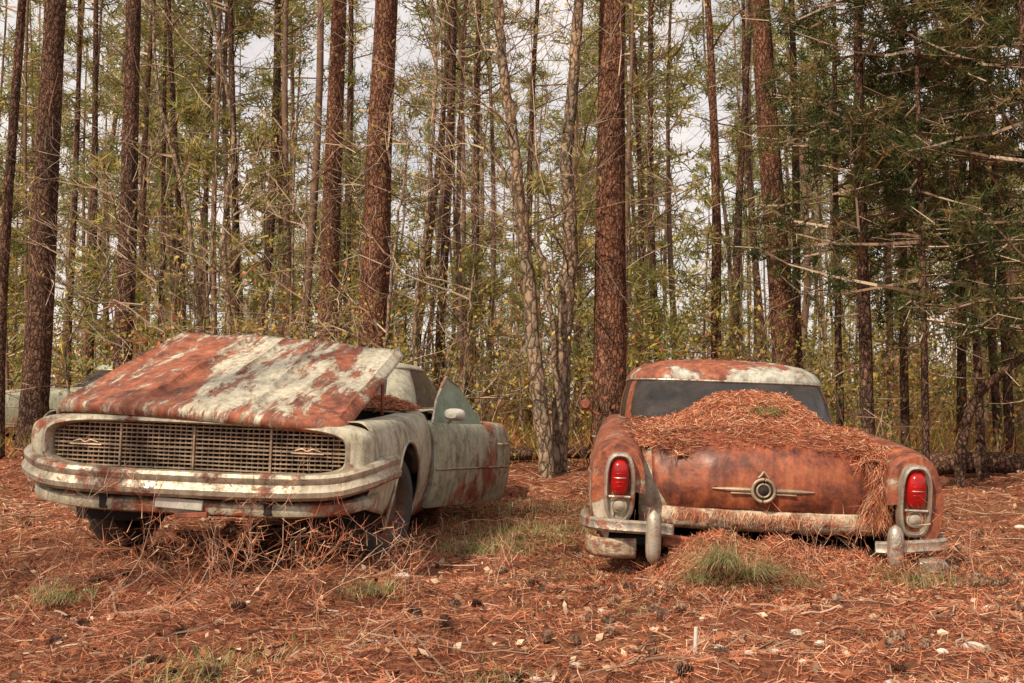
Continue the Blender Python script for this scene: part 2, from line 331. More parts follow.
rg=np.random.default_rng(55); g=G()
for k in range(95):
    d=19+32*rg.random(); x=rg.uniform(-1,1)*(.60*d+2); H=rg.uniform(12,19); r=rg.uniform(.045,.105)
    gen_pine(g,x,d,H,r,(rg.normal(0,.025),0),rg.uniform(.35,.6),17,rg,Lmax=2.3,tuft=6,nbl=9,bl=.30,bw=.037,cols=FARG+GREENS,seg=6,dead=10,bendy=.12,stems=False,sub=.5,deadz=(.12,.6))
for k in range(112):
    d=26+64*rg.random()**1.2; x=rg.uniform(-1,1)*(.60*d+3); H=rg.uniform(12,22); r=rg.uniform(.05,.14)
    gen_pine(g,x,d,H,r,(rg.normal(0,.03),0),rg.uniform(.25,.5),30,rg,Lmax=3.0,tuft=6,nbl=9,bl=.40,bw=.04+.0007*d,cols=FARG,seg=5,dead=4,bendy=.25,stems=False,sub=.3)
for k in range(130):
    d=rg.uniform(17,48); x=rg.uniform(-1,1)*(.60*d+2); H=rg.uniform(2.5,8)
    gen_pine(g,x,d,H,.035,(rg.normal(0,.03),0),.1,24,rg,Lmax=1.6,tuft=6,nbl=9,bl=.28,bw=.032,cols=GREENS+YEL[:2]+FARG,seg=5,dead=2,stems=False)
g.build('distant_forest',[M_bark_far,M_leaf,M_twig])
# undergrowth
g=G(); P0=[];P1=[];RA=[];tips=[]
for k in range(360):
    d=rg.uniform(12,34); x=rg.uniform(-1,1)*(.6*d+1); z=float(gh(x,d,True))
    if d<18 and 512+995*x/d<110: continue
    for s in range(3):
        az=rg.uniform(0,6.28); dd=np.array([.5*math.cos(az),.5*math.sin(az),1.]); grow(P0,P1,RA,np.array([x,d,z]),dd/np.linalg.norm(dd),rg.uniform(.6,2.2),.007,1,rg,4,tips)
sticks(g,np.array(P0),np.array(P1),np.array(RA),np.array(RA)*.7,pick(TW,len(P0),rg),1)
T=np.array(tips); ctone=pick(YEL+YEL+GREENS+LIT[:3],len(T),rg,.25); n=52000; ix=rg.integers(0,len(T),n); c=T[ix]+rg.normal(0,.2,(n,3)); c[:,2]=np.maximum(c[:,2],.05)
leaves(g,c,rg.uniform(.035,.08,n)*(.5+T[ix][:,1]/20),ctone[ix]*rg.uniform(.7,1.3,(n,1)),rg,0)
n=24000; d=rg.uniform(12.5,40,n); x=rg.uniform(-1,1,n)*(.6*d+1); P=np.stack([x,d,gh(x,d,True)+rg.uniform(0,.25,n)],1); blades(g,P,rdir(n,rg)+[0,0,1.1],rg.uniform(.2,.55,n),.02,pick(YEL+GREENS+LIT[:4],n,rg),rg,0)
g.build('undergrowth',[M_leaf,M_twig])

# ---------------------------------------------------------------- car helpers
def empty(name,loc,rot):
    e=bpy.data.objects.new(name,None); scene.collection.objects.link(e); e.location=loc; e.rotation_euler=rot; e.empty_display_size=.3; return e
def add_mesh(name,V,F,mats,parent,smooth=True,solid=0,sharp=40,midx=None,bevel=0,off=-1):
    me=bpy.data.meshes.new(name); me.from_pydata([tuple(map(float,v)) for v in V],[],[tuple(map(int,f)) for f in F]); 
    if not isinstance(mats,(list,tuple)): mats=[mats]
    for m in mats: me.materials.append(m)
    if midx is not None: me.polygons.foreach_set('material_index',np.array(midx,dtype=np.int32))
    me.polygons.foreach_set('use_smooth',[smooth]*len(me.polygons)); me.update()
    if smooth:
        try: me.set_sharp_from_angle(angle=math.radians(sharp))
        except Exception: pass
    ob=bpy.data.objects.new(name,me); scene.collection.objects.link(ob); ob.parent=parent
    if solid:
        s=ob.modifiers.new('s','SOLIDIFY'); s.thickness=solid; s.offset=off
    if bevel:
        s=ob.modifiers.new('b','BEVEL'); s.width=bevel; s.segments=3
    return ob
def grid(A,closed=False):
    A=np.asarray(A,float); a,b=A.shape[:2]; F=[]
    for i in range(a-1):
        for j in range(b if closed else b-1):
            k=(j+1)%b; F.append((i*b+j,i*b+k,(i+1)*b+k,(i+1)*b+j))
    return A.reshape(-1,3),F
def cr(pts,n):
    P=np.asarray(pts,float); m=len(P); t=np.linspace(0,m-1,n); i=np.minimum(t.astype(int),m-2); f=(t-i)[:,None]
    E=np.concatenate([[2*P[0]-P[1]],P,[2*P[-1]-P[-2]]]); a,b,c,d=E[i],E[i+1],E[i+2],E[i+3]
    return .5*((2*b)+(c-a)*f+(2*a-5*b+4*c-d)*f**2+(-a+3*b-3*c+d)*f**3)
def box(name,c,s,mat,parent,bevel=.01,rot=(0,0,0)):
    x,y,z=[q/2 for q in s]; V=[(a,b,d) for a in(-x,x) for b in(-y,y) for d in(-z,z)]
    ob=add_mesh(name,V,[(0,1,3,2),(4,6,7,5),(0,4,5,1),(2,3,7,6),(0,2,6,4),(1,5,7,3)],mat,parent,False,bevel=bevel); ob.location=c; ob.rotation_euler=rot; return ob
def tube(name,P,r,mat,parent,seg=10,caps=True):
    P=np.asarray(P,float); n=len(P); r=np.broadcast_to(r,(n,)); t=unit(np.gradient(P,axis=0)); a=np.array([0,0,1.]) if abs(t[0][2])<.8 else np.array([1.,0,0])
    u=unit(np.cross(t,a)); w=np.cross(t,u); th=np.arange(seg)*2*math.pi/seg
    A=P[:,None]+r[:,None,None]*(np.cos(th)[None,:,None]*u[:,None]+np.sin(th)[None,:,None]*w[:,None])
    V,F=grid(A,True)
    if caps: F+=[tuple(range(seg))[::-1],tuple((n-1)*seg+j for j in range(seg))]
    return add_mesh(name,V,F,mat,parent)
def sweep(name,path,sec,mat,parent,n=60,thick=.006):
    P=cr(path,n); d=np.gradient(P[:,:2],axis=0); d=unit(d); nrm=np.stack([d[:,1],-d[:,0],0*d[:,0]],1)
    sec=np.asarray(sec,float); A=P[:,None]+nrm[:,None]*sec[None,:,0:1]; A[:,:,2]+=sec[None,:,1]
    V,F=grid(A); return add_mesh(name,V,F,mat,parent,solid=thick,off=-1,sharp=30)
def sring(hx,hz,n,N_,c=(0,0)):
    a=np.linspace(0,2*math.pi,N_,endpoint=False)+1e-4; co,si=np.cos(a),np.sin(a)
    return c[0]+hx*np.sign(co)*np.abs(co)**(2/n), c[1]+hz*np.sign(si)*np.abs(si)**(2/n)
def lathe_x(name,prof,mat,parent,loc,rot=(0,0,0),seg=40):
    th=np.linspace(0,2*math.pi,seg,endpoint=False); A=np.array([[(x,r*math.cos(t),r*math.sin(t)) for t in th] for x,r in prof]); V,F=grid(A,True)
    ob=add_mesh(name,V,F,mat,parent,sharp=35); ob.location=loc; ob.rotation_euler=rot; return ob
def section(st,ys,nt):
    Y0=[s[0] for s in st]; K=np.array([s[1] for s in st]); C=np.stack([[np.interp(ys,Y0,K[:,i,j]) for j in range(2)] for i in range(K.shape[1])],0).transpose(2,0,1)
    return np.array([cr(c,nt) for c in C])
def side_shell(name,st,arches,mat,parent,sx,nt=30,y0=None,y1=None,solid=.004,hole=None):
    y0=st[0][0] if y0 is None else y0; y1=st[-1][0] if y1 is None else y1
    ys=list(np.arange(y0,y1,.07))+[y1]
    for yc,Ra,zc in arches: ys+=[yc+Ra*math.cos(t) for t in np.linspace(0,math.pi,33)]
    ys=np.array(sorted(set(np.round([y for y in ys if y0<=y<=y1],4))))
    S=section(st,ys,nt)
    for _ in range(2): S[1:-1]=(S[:-2]+2*S[1:-1]+S[2:])/4
    for i,y in enumerate(ys):
        p=S[i]; im=int(np.argmax(p[:,1])); zb=p[0,1]; za=zb
        for yc,Ra,zc in arches:
            if abs(y-yc)<Ra: za=max(za,zc+math.sqrt(max(0,Ra*Ra-(y-yc)**2)))
        if za>zb:
            zt=p[im,1]; z=p[:im+1,1].copy(); zn=za+(z-zb)*(zt-za)/(zt-zb); xn=np.interp(zn,np.maximum.accumulate(z),p[:im+1,0]); S[i,:im+1,0]=xn; S[i,:im+1,1]=zn
    A=np.stack([sx*S[...,0],np.repeat(ys[:,None],nt,1),S[...,1]],-1); V,F=grid(A)
    if hole:
        h0,h1,tz=hole; F2=[]
        for f in F:
            c=np.mean([V[q] for q in f],0)
            if h0<c[1]<h1 and c[2]>tz and abs(c[0])>.9: continue
            F2.append(f)
        F=F2
    if sx>0: F=[f[::-1] for f in F]
    return add_mesh(name,V,F,mat,parent,solid=solid,off=-1 , sharp=50)
def well(name,yc,Ra,zc,sx,mat,parent,x0=.5,x1=.93):
    A=[]
    for t in np.linspace(-.3,math.pi+.3,24): A.append([(sx*x,yc+(Ra+.01)*math.cos(t),zc+(Ra+.01)*math.sin(t)) for x in (x1,x0)])
    V,F=grid(A); n=len(V); F.append(tuple(range(1,n,2))); return add_mesh(name,V,F,mat,parent,smooth=False)
def greenhouse(parent,belt,roof,caps,pill,mats,nN=96,n=4.2,bulge=.015,prefix='roof'):
    rows=[]
    for k,t in enumerate(np.linspace(0,1,6)):
        cy=belt[0]*(1-t)+roof[0]*t; hx=belt[1]*(1-t)+roof[1]*t+bulge*math.sin(math.pi*t); hy=belt[2]*(1-t)+roof[2]*t+bulge*math.sin(math.pi*t); z=belt[3]*(1-t)+roof[3]*t
        x,y=sring(hx,hy,n,nN,(0,cy)); rows.append(np.stack([x,y,np.full(nN,z)],1))
    V,F=grid(rows,True); mi=[]
    for i in range(5):
        for j in range(nN):
            a=((j+.5)*360/nN); a=a if a<=180 else a-360
            hit=any(lo<=a<=hi or lo<=(180-a if a>=0 else -180-a)<=hi for lo,hi in pill)
            mi.append(0 if hit else 1)
    add_mesh('windows_and_pillars',V,F,mats[:2],parent,sharp=50,midx=mi)
    rows=[]
    for hx,hy,z in caps:
        x,y=sring(hx,hy,n if hx>.3 else 3,nN,(0,roof[0])); rows.append(np.stack([x,y,z-.0*np.abs(x)],1))
    V,F=grid(rows,True); F.append(tuple((len(rows)-1)*nN+j for j in range(nN)))
    add_mesh(prefix,V,F,mats[0] if len(mats)<4 else mats[3],parent,sharp=60)
    for nm,(c,hx,hy,z) in (('belt_trim',belt),('gutter_trim',roof)):
        x,y=sring(hx+.006,hy+.006,n,nN,(0,c)); P=np.stack([x,y,np.full(nN,z)],1); P=np.concatenate([P,P[:1]]); tube(nm,P,.009,mats[2],parent,8,False)
    return

RB=[(.30,(.035,.014,.011)),(.42,(.125,.034,.019)),(.53,(.29,.078,.034)),(.68,(.42,.15,.065)),(.8,(.5,.24,.12))]
M_dark=plain('dark_underbody',(.02,.016,.014),.95,var=.4)
M_rubber=plain('old_tyre',(.06,.053,.048),.85,var=.3,scale=20)
M_rim=plain('rusty_rim',(.11,.055,.037),.8,var=.6,scale=12)
M_paintA=rusty('weathered_white_paint',(.54,.53,.43),.535,4.2,grad=(0,0,-.10),off=.065,stain=.9,soft=.03)
M_hoodA=rusty('weathered_hood_paint',(.66,.63,.52),.50,2.6,stretch=(2.6,.7,1),grad=(-.012,-.02,0),off=.018,soft=.022,stain=.7,nrough=.78)
M_doorA=rusty('weathered_green_paint',(.44,.47,.37),.57,5,stain=.9)
M_chromeA=rusty('old_chrome',(.58,.53,.44),.55,6,rgh=.38,metal=.5,stain=.8,soft=.03)
M_grille=plain('grille_metal',(.32,.235,.165),.5,.4,var=.7,scale=9)
M_rustB=rusty('rusted_steel',(.50,.44,.36),.36,2.2,off=.03,rust=RB,rgh=.5,rr=.45,dentk=.6)
M_rustB2=rusty('rusted_fender',(.54,.48,.39),.475,4.5,grad=(0,0,.12),off=-.035,rust=RB,soft=.03,stain=.9,rr=.6)
M_stripB=rusty('rust_and_primer',(.66,.57,.45),.52,7,stretch=(1,1,2),stain=.8)
M_roofB=rusty('rusted_roof_paint',(.54,.55,.50),.50,3.5,stretch=(1.4,1,1),grad=(-.09,.09,.12),off=-.31,soft=.025,stain=.8)
M_chrome=rusty('pitted_chrome',(.66,.62,.56),.58,9,rgh=.28,metal=.75,stain=.6,soft=.03)
M_white=plain('white_enamel',(.50,.48,.42),.5,var=.4)
def glassmat(name,c,dust):
    m,nt,o=newmat(name); v,ov=objvec(nt); n=noise(nt,ov,5,8,.7); b=N(nt,'ShaderNodeBsdfPrincipled')
    L(nt,ramp(nt,n,[(.4,c),(.75,dust)]),b.inputs['Base Color']); L(nt,ramp(nt,n,[(.35,.05),(.7,.45)]),b.inputs['Roughness']); L(nt,b.outputs[0],o.inputs[0]); return m
M_glass=glassmat('dusty_dark_glass',(.012,.011,.010),(.055,.04,.033))
M_lens=plain('red_lens',(.36,.007,.007),.22,var=.45,bump=.1)
M_clear=plain('white_lens',(.36,.31,.25),.25,var=.4,bump=.1)
M_seat=plain('torn_vinyl',(.14,.09,.06),.8,var=.4)
M_greenglass=plain('door_glass',(.24,.30,.22),.18,var=.3,bump=0)

def wheel(parent,loc,r,w,steer=0,rimmat=None):
    prof=[(-w/2+.02,r*.62),(-w/2,r*.72),(-w/2+.005,r*.88),(-w/2+.035,r*.98),(-w*.2,r),(0,r*1.004),(w*.2,r),(w/2-.035,r*.98),(w/2-.005,r*.88),(w/2,r*.72),(w/2-.02,r*.62)]
    lathe_x('tire',prof,M_rubber,parent,loc,(0,0,steer))
    s=1 if loc[0]>0 else -1
    pr=[(s*(w/2-.015),r*.64),(s*(w/2-.03),r*.60),(s*(w/2-.07),r*.56),(s*(w/2-.075),r*.45),(s*(w/2-.035),r*.36),(s*(w/2-.04),r*.2),(s*(w/2-.015),r*.17),(s*(w/2-.005),r*.05),(s*(w/2-.005),0.001)]
    lathe_x('rim',pr,rimmat or M_rim,parent,loc,(0,0,steer))
def needle_pile(name,fz,x0,x1,y0,y1,n,parent,seed,ln=.13,w=.004,mask=None,cols=LIT,base=True,basecol=(.17,.07,.04),tilt=.22):
    rg=np.random.default_rng(seed); g=G()
    xs=np.linspace(x0,x1,70); ys=np.linspace(y0,y1,60); X,Y=np.meshgrid(xs,ys); Z=fz(X,Y); i=(np.arange(59)[:,None]*70+np.arange(69)[None]).ravel()
    if base:
        Fq=np.concatenate([np.stack([i,i+1,i+71],1),np.stack([i,i+71,i+70],1)])
        if mask is not None:
            V=np.stack([X,Y,Z],-1).reshape(-1,3); ok=mask(V[:,0],V[:,1]); Fq=Fq[ok[Fq].all(1)]
        g.add(np.stack([X,Y,Z],-1).reshape(-1,3),Fq,basecol,0,True)
    x=rg.uniform(x0,x1,n); y=rg.uniform(y0,y1,n)
    if mask is not None: k=mask(x,y); x=x[k];y=y[k]
    z=fz(x,y); e=.02; gxn=(fz(x+e,y)-fz(x-e,y))/(2*e); gyn=(fz(x,y+e)-fz(x,y-e))/(2*e)
    th=rg.uniform(0,6.283,len(x)); D=np.stack([np.cos(th),np.sin(th),gxn*np.cos(th)+gyn*np.sin(th)+rg.normal(0,tilt,len(x))],1); D=unit(D)
    P=np.stack([x,y,z+.004],1); u=unit(np.cross(D,rdir(len(x),rg))); l=(ln*rg.uniform(.6,1.2,len(x)))[:,None]
    V=np.stack([P-D*l/2-u*w/2,P-D*l/2+u*w/2,P+D*l/2],1); g.add(V,np.arange(len(x)*3).reshape(-1,3),np.repeat(pick(cols,len(x),rg),3,0),0)
    return g.build(name,[M_litter],parent=parent)

# ---------------------------------------------------------------- LEFT CAR (nose to camera)
A=empty('abandoned_coupe_car',(-1.74,5.36,.0),(0,math.radians(2.2),math.radians(-5.2)))
stA=[(.14,[(.90,.40),(.945,.50),(.965,.62),(.955,.74),(.93,.82),(.88,.86),(.80,.865)]),
 (.5,[(.93,.33),(.975,.46),(.995,.61),(.98,.75),(.945,.84),(.89,.868),(.805,.87)]),
 (1.0,[(.93,.22),(.98,.42),(1.0,.60),(.985,.76),(.95,.85),(.90,.875),(.80,.88)]),
 (1.8,[(.92,.20),(.98,.40),(1.0,.58),(.985,.76),(.95,.86),(.91,.90),(.80,.91)]),
 (3.2,[(.92,.20),(.98,.40),(1.0,.58),(.985,.76),(.95,.87),(.90,.91),(.78,.92)]),
 (4.0,[(.92,.22),(.98,.40),(1.0,.60),(.99,.78),(.95,.89),(.88,.92),(.70,.93)]),
 (5.0,[(.88,.34),(.93,.45),(.96,.60),(.95,.76),(.91,.86),(.84,.885),(.66,.89)]),
 (5.2,[(.84,.38),(.88,.46),(.90,.60),(.89,.74),(.86,.81),(.80,.84),(.64,.85)])]
arA=[(.97,.40,.33),(3.88,.40,.33)]
side_shell('left_side_panels',stA,arA,M_paintA,A,1,hole=(1.78,3.05,.32))
side_shell('right_side_panels',stA,arA,M_paintA,A,-1)
for sx in (1,-1):
    for yc,Ra,zc in arA:
        well('wheel_well',yc,Ra,zc,sx,M_dark,A)
        th=np.linspace(-.25,math.pi+.25,30); xo=np.interp(zc+Ra*np.sin(th),[.22,.4,.6,.8],[.935,.98,1.0,.985])
        tube('wheel_arch_lip',np.stack([sx*xo,yc+Ra*np.cos(th),zc+Ra*np.sin(th)],1),.010,M_chromeA,A,8)
wheel(A,(.80,.97,.335),.345,.22,math.radians(-14)); wheel(A,(-.80,.97,.335),.345,.20,math.radians(-10))
wheel(A,(.80,3.88,.335),.345,.20); wheel(A,(-.80,3.88,.335),.345,.20)
Nn=120; rows=[]
def frow(hw,hh,n,cz,y,cv=.07):
    x,z=sring(hw,hh,n,Nn,(0,cz)); return np.stack([x,y+cv*(np.abs(x)/.97)**3,z],1)
rows=[frow(.967,.175,5,.69,.15,0),frow(.962,.172,5,.69,.06,.05),frow(.945,.166,5,.69,.0),frow(.92,.158,4.6,.692,-.02),frow(.86,.146,4.4,.694,-.025)]
V,F=grid(rows,True); add_mesh('nose_panel',V,F,M_paintA,A,sharp=60)
rows=[frow(.86,.146,4.4,.694,-.025),frow(.84,.138,4.2,.694,-.032),frow(.83,.130,4.2,.694,-.02),frow(.815,.122,4,.694,.09)]
V,F=grid(rows,True); add_mesh('grille_surround',V,F,M_chromeA,A,sharp=40)
V,F=grid([frow(.83,.135,4,.694,.17),frow(.01,.01,4,.694,.17)],True); add_mesh('grille_backing',V,F,M_dark,A)
GV=[];GF=[]
def gbox(c,s):
    x,y,z=s[0]/2,s[1]/2,s[2]/2; b=len(GV)
    for a in(-x,x):
        for q in(-y,y):
            for d in(-z,z): GV.append((c[0]+a,c[1]+q,c[2]+d))
    for f in [(0,1,3,2),(4,6,7,5),(0,4,5,1),(2,3,7,6),(0,2,6,4),(1,5,7,3)]: GF.append(tuple(b+i for i in f))
def gy_(x): return .045+.07*(abs(x)/.97)**3
for x in np.arange(-.80,.801,.031):
    hh=.122*(max(0,1-(abs(x)/.815)**4))**.25
    if hh>.01: gbox((x+R.normal(0,.0015),gy_(x)+.014,.694),(.0045,.025,2*hh))
for k in range(-5,6):
    z=.694+k*.0225; hw=.815*(max(0,1-(abs(k*.0225)/.124)**4))**.25
    for x in np.linspace(-hw,hw,25)[:-1]:
        s=2*hw/24; gbox((x+s/2,gy_(x+s/2),z+.0015*math.sin(x*6+k)),(s+.001,.018,.0075 if k else .011))
for x in (-.42,-.005,.42): gbox((x,gy_(x)-.006,.694),(.010,.02,.235))
add_mesh('grille_bars',GV,GF,M_grille,A,smooth=False)
for x0 in (-.62,.62):
    P=[(x0-.07,gy_(x0)-.02,.70),(x0-.03,gy_(x0)-.022,.712),(x0,gy_(x0)-.024,.70),(x0+.03,gy_(x0)-.022,.712),(x0+.07,gy_(x0)-.02,.70)]
    tube('badge',cr(P,16),.005,M_grille,A,8); tube('badge_base',[(x0-.09,gy_(x0)-.018,.688),(x0+.09,gy_(x0)-.018,.688)],.005,M_grille,A,8)
half=[(0,-.095,.515),(.3,-.09,.515),(.6,-.065,.52),(.8,-.02,.535),(.92,.04,.57),(.99,.14,.60),(1.01,.30,.615),(1.008,.5,.61)]
full=[(-x,y,z) for x,y,z in half[:0:-1]]+half
sweep('front_bumper',full,[(-.05,.064),(-.005,.067),(.018,.060),(.030,.042),(.026,.018),(.020,.008),(.024,-.004),(.038,-.03),(.034,-.056),(.010,-.074),(-.03,-.080)],M_chromeA,A,90)
half=[(0,-.06,.40),(.3,-.055,.40),(.6,-.03,.405),(.8,.02,.42),(.90,.08,.435),(.95,.2,.455),(.96,.42,.47)]
full=[(-x,y,z) for x,y,z in half[:0:-1]]+half
sweep('front_valance',full,[(-.06,.026),(-.01,.022),(.010,.010),(.012,-.02),(.0,-.045),(-.05,-.06)],M_paintA,A,80)
box('valance_recess',(0,.06,.46),(1.5,.1,.12),M_dark,A,.01)
box('plate_bracket',(-.02,-.080,.405),(.26,.02,.055),M_white,A,.006,(0,math.radians(2),0)); box('plate_mount',(.05,-.08,.35),(.18,.03,.03),M_rustB,A,.006,(0,math.radians(-4),0))
for sx in(-1,1): box('bumper_bracket',(sx*.45,.0,.42),(.05,.12,.12),M_dark,A,.01)
H=bpy.data.objects.new('hood_pivot',None); scene.collection.objects.link(H); H.parent=A; H.location=(0,-.035,.866); H.rotation_euler=(math.radians(18),math.radians(2.6),math.radians(-1))
us=np.linspace(-1,1,121); vp=[(.012,-.062),(-.004,-.055),(-.012,-.035),(-.008,-.012),(.008,.0),(.03,.006)]+[(v,.008) for v in np.linspace(.06,1.52,28)]
rows=[]
for v,zz in vp:
    t=max(0,v)/1.52; w=.82-.02*t; cv=.09*np.abs(us)**3*(1-t); crown=.035*(1-us**2)
    ridge=.026*np.exp(-((np.abs(us)-.38+.10*t)/.018)**2)+.020*np.exp(-(us/.014)**2)+.016*np.exp(-((np.abs(us)-.93)/.015)**2)-.008*np.exp(-((np.abs(us)-.68)/.10)**2); ridge=ridge*min(1,t*12)
    edge=-.03*ss((np.abs(us)-.96)/.04)
    wob=.005*np.sin(us*11+v*5)*np.sin(v*7)
    rows.append(np.stack([us*w,v+cv,zz+crown+ridge+edge+wob-(.02*np.abs(us)**4)*(1-t)],1))
V,F=grid(rows); add_mesh('hood',V,F,M_hoodA,H,solid=.012,sharp=45,off=-1)
for sx in (-.5,0,.5): box('hood_brace',(sx,.8,-.03),(.06,1.3,.02),M_rustB,H,.005)
box('hood_rear_brace',(0,1.46,-.03),(1.45,.08,.02),M_rustB,H,.005)
box('engine_bay_floor',(0,.85,.35),(1.3,1.4,.04),M_dark,A); box('firewall',(0,1.55,.6),(1.6,.05,.6),M_dark,A)
box('radiator',(0,.25,.6),(.9,.06,.45),M_rustB,A); box('engine_block',(0,.85,.55),(.5,.7,.4),M_rustB,A,.04)
lathe_x('air_cleaner',[(0,.001),(0,.18),(.08,.18),(.08,.001)],M_rustB,A,(0,.8,.78),(0,math.radians(-90),0))
for sx in(-1,1): box('inner_fender',(sx*.74,.85,.7),(.03,1.35,.3),M_rustB,A,.005)
V,F=grid([[(x,y,.905+.012*(1-(x/.8)**2)) for x in np.linspace(-.8,.8,12)] for y in (1.50,1.6,1.7,1.95)]); add_mesh('cowl',V,F,M_paintA,A,solid=.01)
for sx in(-1,1): tube('hood_hinge',[(sx*.7,1.45,.88),(sx*.71,1.4,1.0),(sx*.7,1.42,1.2),(sx*.7,1.36,1.28)],.012,M_rustB,A,8)
greenhouse(A,(2.92,.80,1.26,.915),(3.0,.64,.62,1.225),[(.645,.625,1.222),(.64,.62,1.235),(.60,.58,1.262),(.47,.46,1.283),(.2,.2,1.292),(.02,.02,1.294)],[(40,50),(-52,-15)],[M_paintA,M_glass,M_chrome])
V,F=grid([[(x,y,.925-.05*ss((y-4.9)/.35)) for x in np.linspace(-.7,.7,12)] for y in np.linspace(4.0,5.2,10)]); add_mesh('trunk_lid',V,F,M_paintA,A,solid=.01)
box('rear_panel',(0,5.17,.62),(1.7,.06,.42),M_paintA,A,.02); tube('rear_bumper',cr([(-1,4.9,.5),(-.9,5.2,.48),(0,5.3,.48),(.9,5.2,.48),(1,4.9,.5)],40),.06,M_chromeA,A,12)
box('floor_pan',(0,2.8,.24),(1.8,2.6,.05),M_dark,A)
box('front_seat',(0,2.75,.48),(1.45,.55,.2),M_seat,A,.06); box('front_seat_back',(0,3.05,.75),(1.45,.16,.5),M_seat,A,.06,(math.radians(-12),0,0)); box('dashboard',(0,1.95,.78),(1.55,.3,.2),M_dark,A,.05)
box('rear_seat',(0,3.7,.6),(1.3,.5,.5),M_seat,A,.06)
th=np.linspace(0,6.283,33); tube('steering_wheel',np.stack([.36+.19*np.cos(th),2.25+.07*np.sin(th),.86+.17*np.sin(th)],1),.012,M_dark,A,8,False)
D=bpy.data.objects.new('door_pivot',None); scene.collection.objects.link(D); D.parent=A; D.location=(.985,1.80,0); D.rotation_euler=(math.radians(-1.5),math.radians(1),math.radians(-20))
ys=np.linspace(1.80,3.05,20); S=section(stA,ys,40); keep=[j for j in range(40) if S[0][j,1]>.27 and j<=np.argmax(S[0][:,1])]
rows=[[(s[j,0]-.985,y-1.80,s[j,1]-.07) for j in keep] for y,s in zip(ys,S)]
V,F=grid(rows); add_mesh('left_door',V,[f[::-1] for f in F],M_doorA,D,solid=.05,sharp=50,bevel=.012)
zt=.84
add_mesh('door_glass',[(-.06,.06,zt-.02),(-.06,.85,zt-.02),(-.15,.83,zt+.12),(-.19,.66,zt+.27),(-.19,.45,zt+.33),(-.12,.2,zt+.15)],[(0,1,2,3,4,5)],M_greenglass,D,False,solid=.008)
tube('door_glass_frame',[(-.06,.06,zt-.02),(-.12,.2,zt+.15),(-.19,.45,zt+.33),(-.19,.66,zt+.27)],.010,M_chrome,D,8)
tube('mirror_stalk',[(-.02,.22,zt-.01),(.03,.2,zt+.04)],.012,M_chrome,D,8)
x,z=sring(.075,.045,2.6,24); rows=[np.stack([.05+x*k,np.full(24,.17+dy),zt+.055+z*k],1) for k,dy in ((.05,-.05),(.6,-.045),(.9,-.02),(1,.01),(1,.04),(.9,.05),(.05,.05))]
V,F=grid(rows,True); add_mesh('door_mirror',V,F,M_white,D)
tube('door_handle',[(.015,1.0,.68),(.04,1.02,.68),(.04,1.14,.68),(.015,1.16,.68)],.010,M_chrome,D,8)
tube('door_trim',np.stack([[.018]*12,np.linspace(.02,1.22,12),[.50]*12],1),.007,M_chromeA,D,6)
needle_pile('pine_needles_on_cowl',lambda x,y:.915+.09*np.exp(-((x-.55)/.3)**2-((y-1.72)/.12)**2)+0*x,-.1,.85,1.5,1.95,6000,A,21)

# ---------------------------------------------------------------- sedan generator (tail to camera)
stB=[(-.06,[(.86,.13),(.93,.25),(.955,.38),(.945,.52),(.90,.63),(.82,.67),(.73,.64),(.67,.55),(.655,.40)]),
 (.1,[(.88,.09),(.95,.22),(.975,.38),(.965,.54),(.92,.66),(.83,.70),(.74,.685),(.68,.63),(.655,.52)]),
 (.6,[(.90,.07),(.96,.22),(.985,.4),(.975,.56),(.93,.69),(.85,.735),(.76,.735),(.70,.725),(.655,.70)]),
 (1.3,[(.90,.05),(.96,.22),(.985,.4),(.975,.58),(.93,.71),(.86,.765),(.80,.785),(.73,.785),(.66,.78)]),
 (3.6,[(.90,.05),(.96,.22),(.985,.4),(.975,.58),(.93,.71),(.86,.775),(.80,.79),(.73,.795),(.66,.795)]),
 (4.8,[(.90,.1),(.96,.25),(.98,.42),(.97,.56),(.93,.68),(.86,.74),(.78,.75),(.68,.76),(.55,.765)]),
 (5.2,[(.80,.16),(.86,.28),(.89,.42),(.88,.52),(.84,.62),(.77,.67),(.68,.69),(.58,.70),(.48,.70)])]
arB=[(1.28,.40,.16),(4.28,.40,.16)]
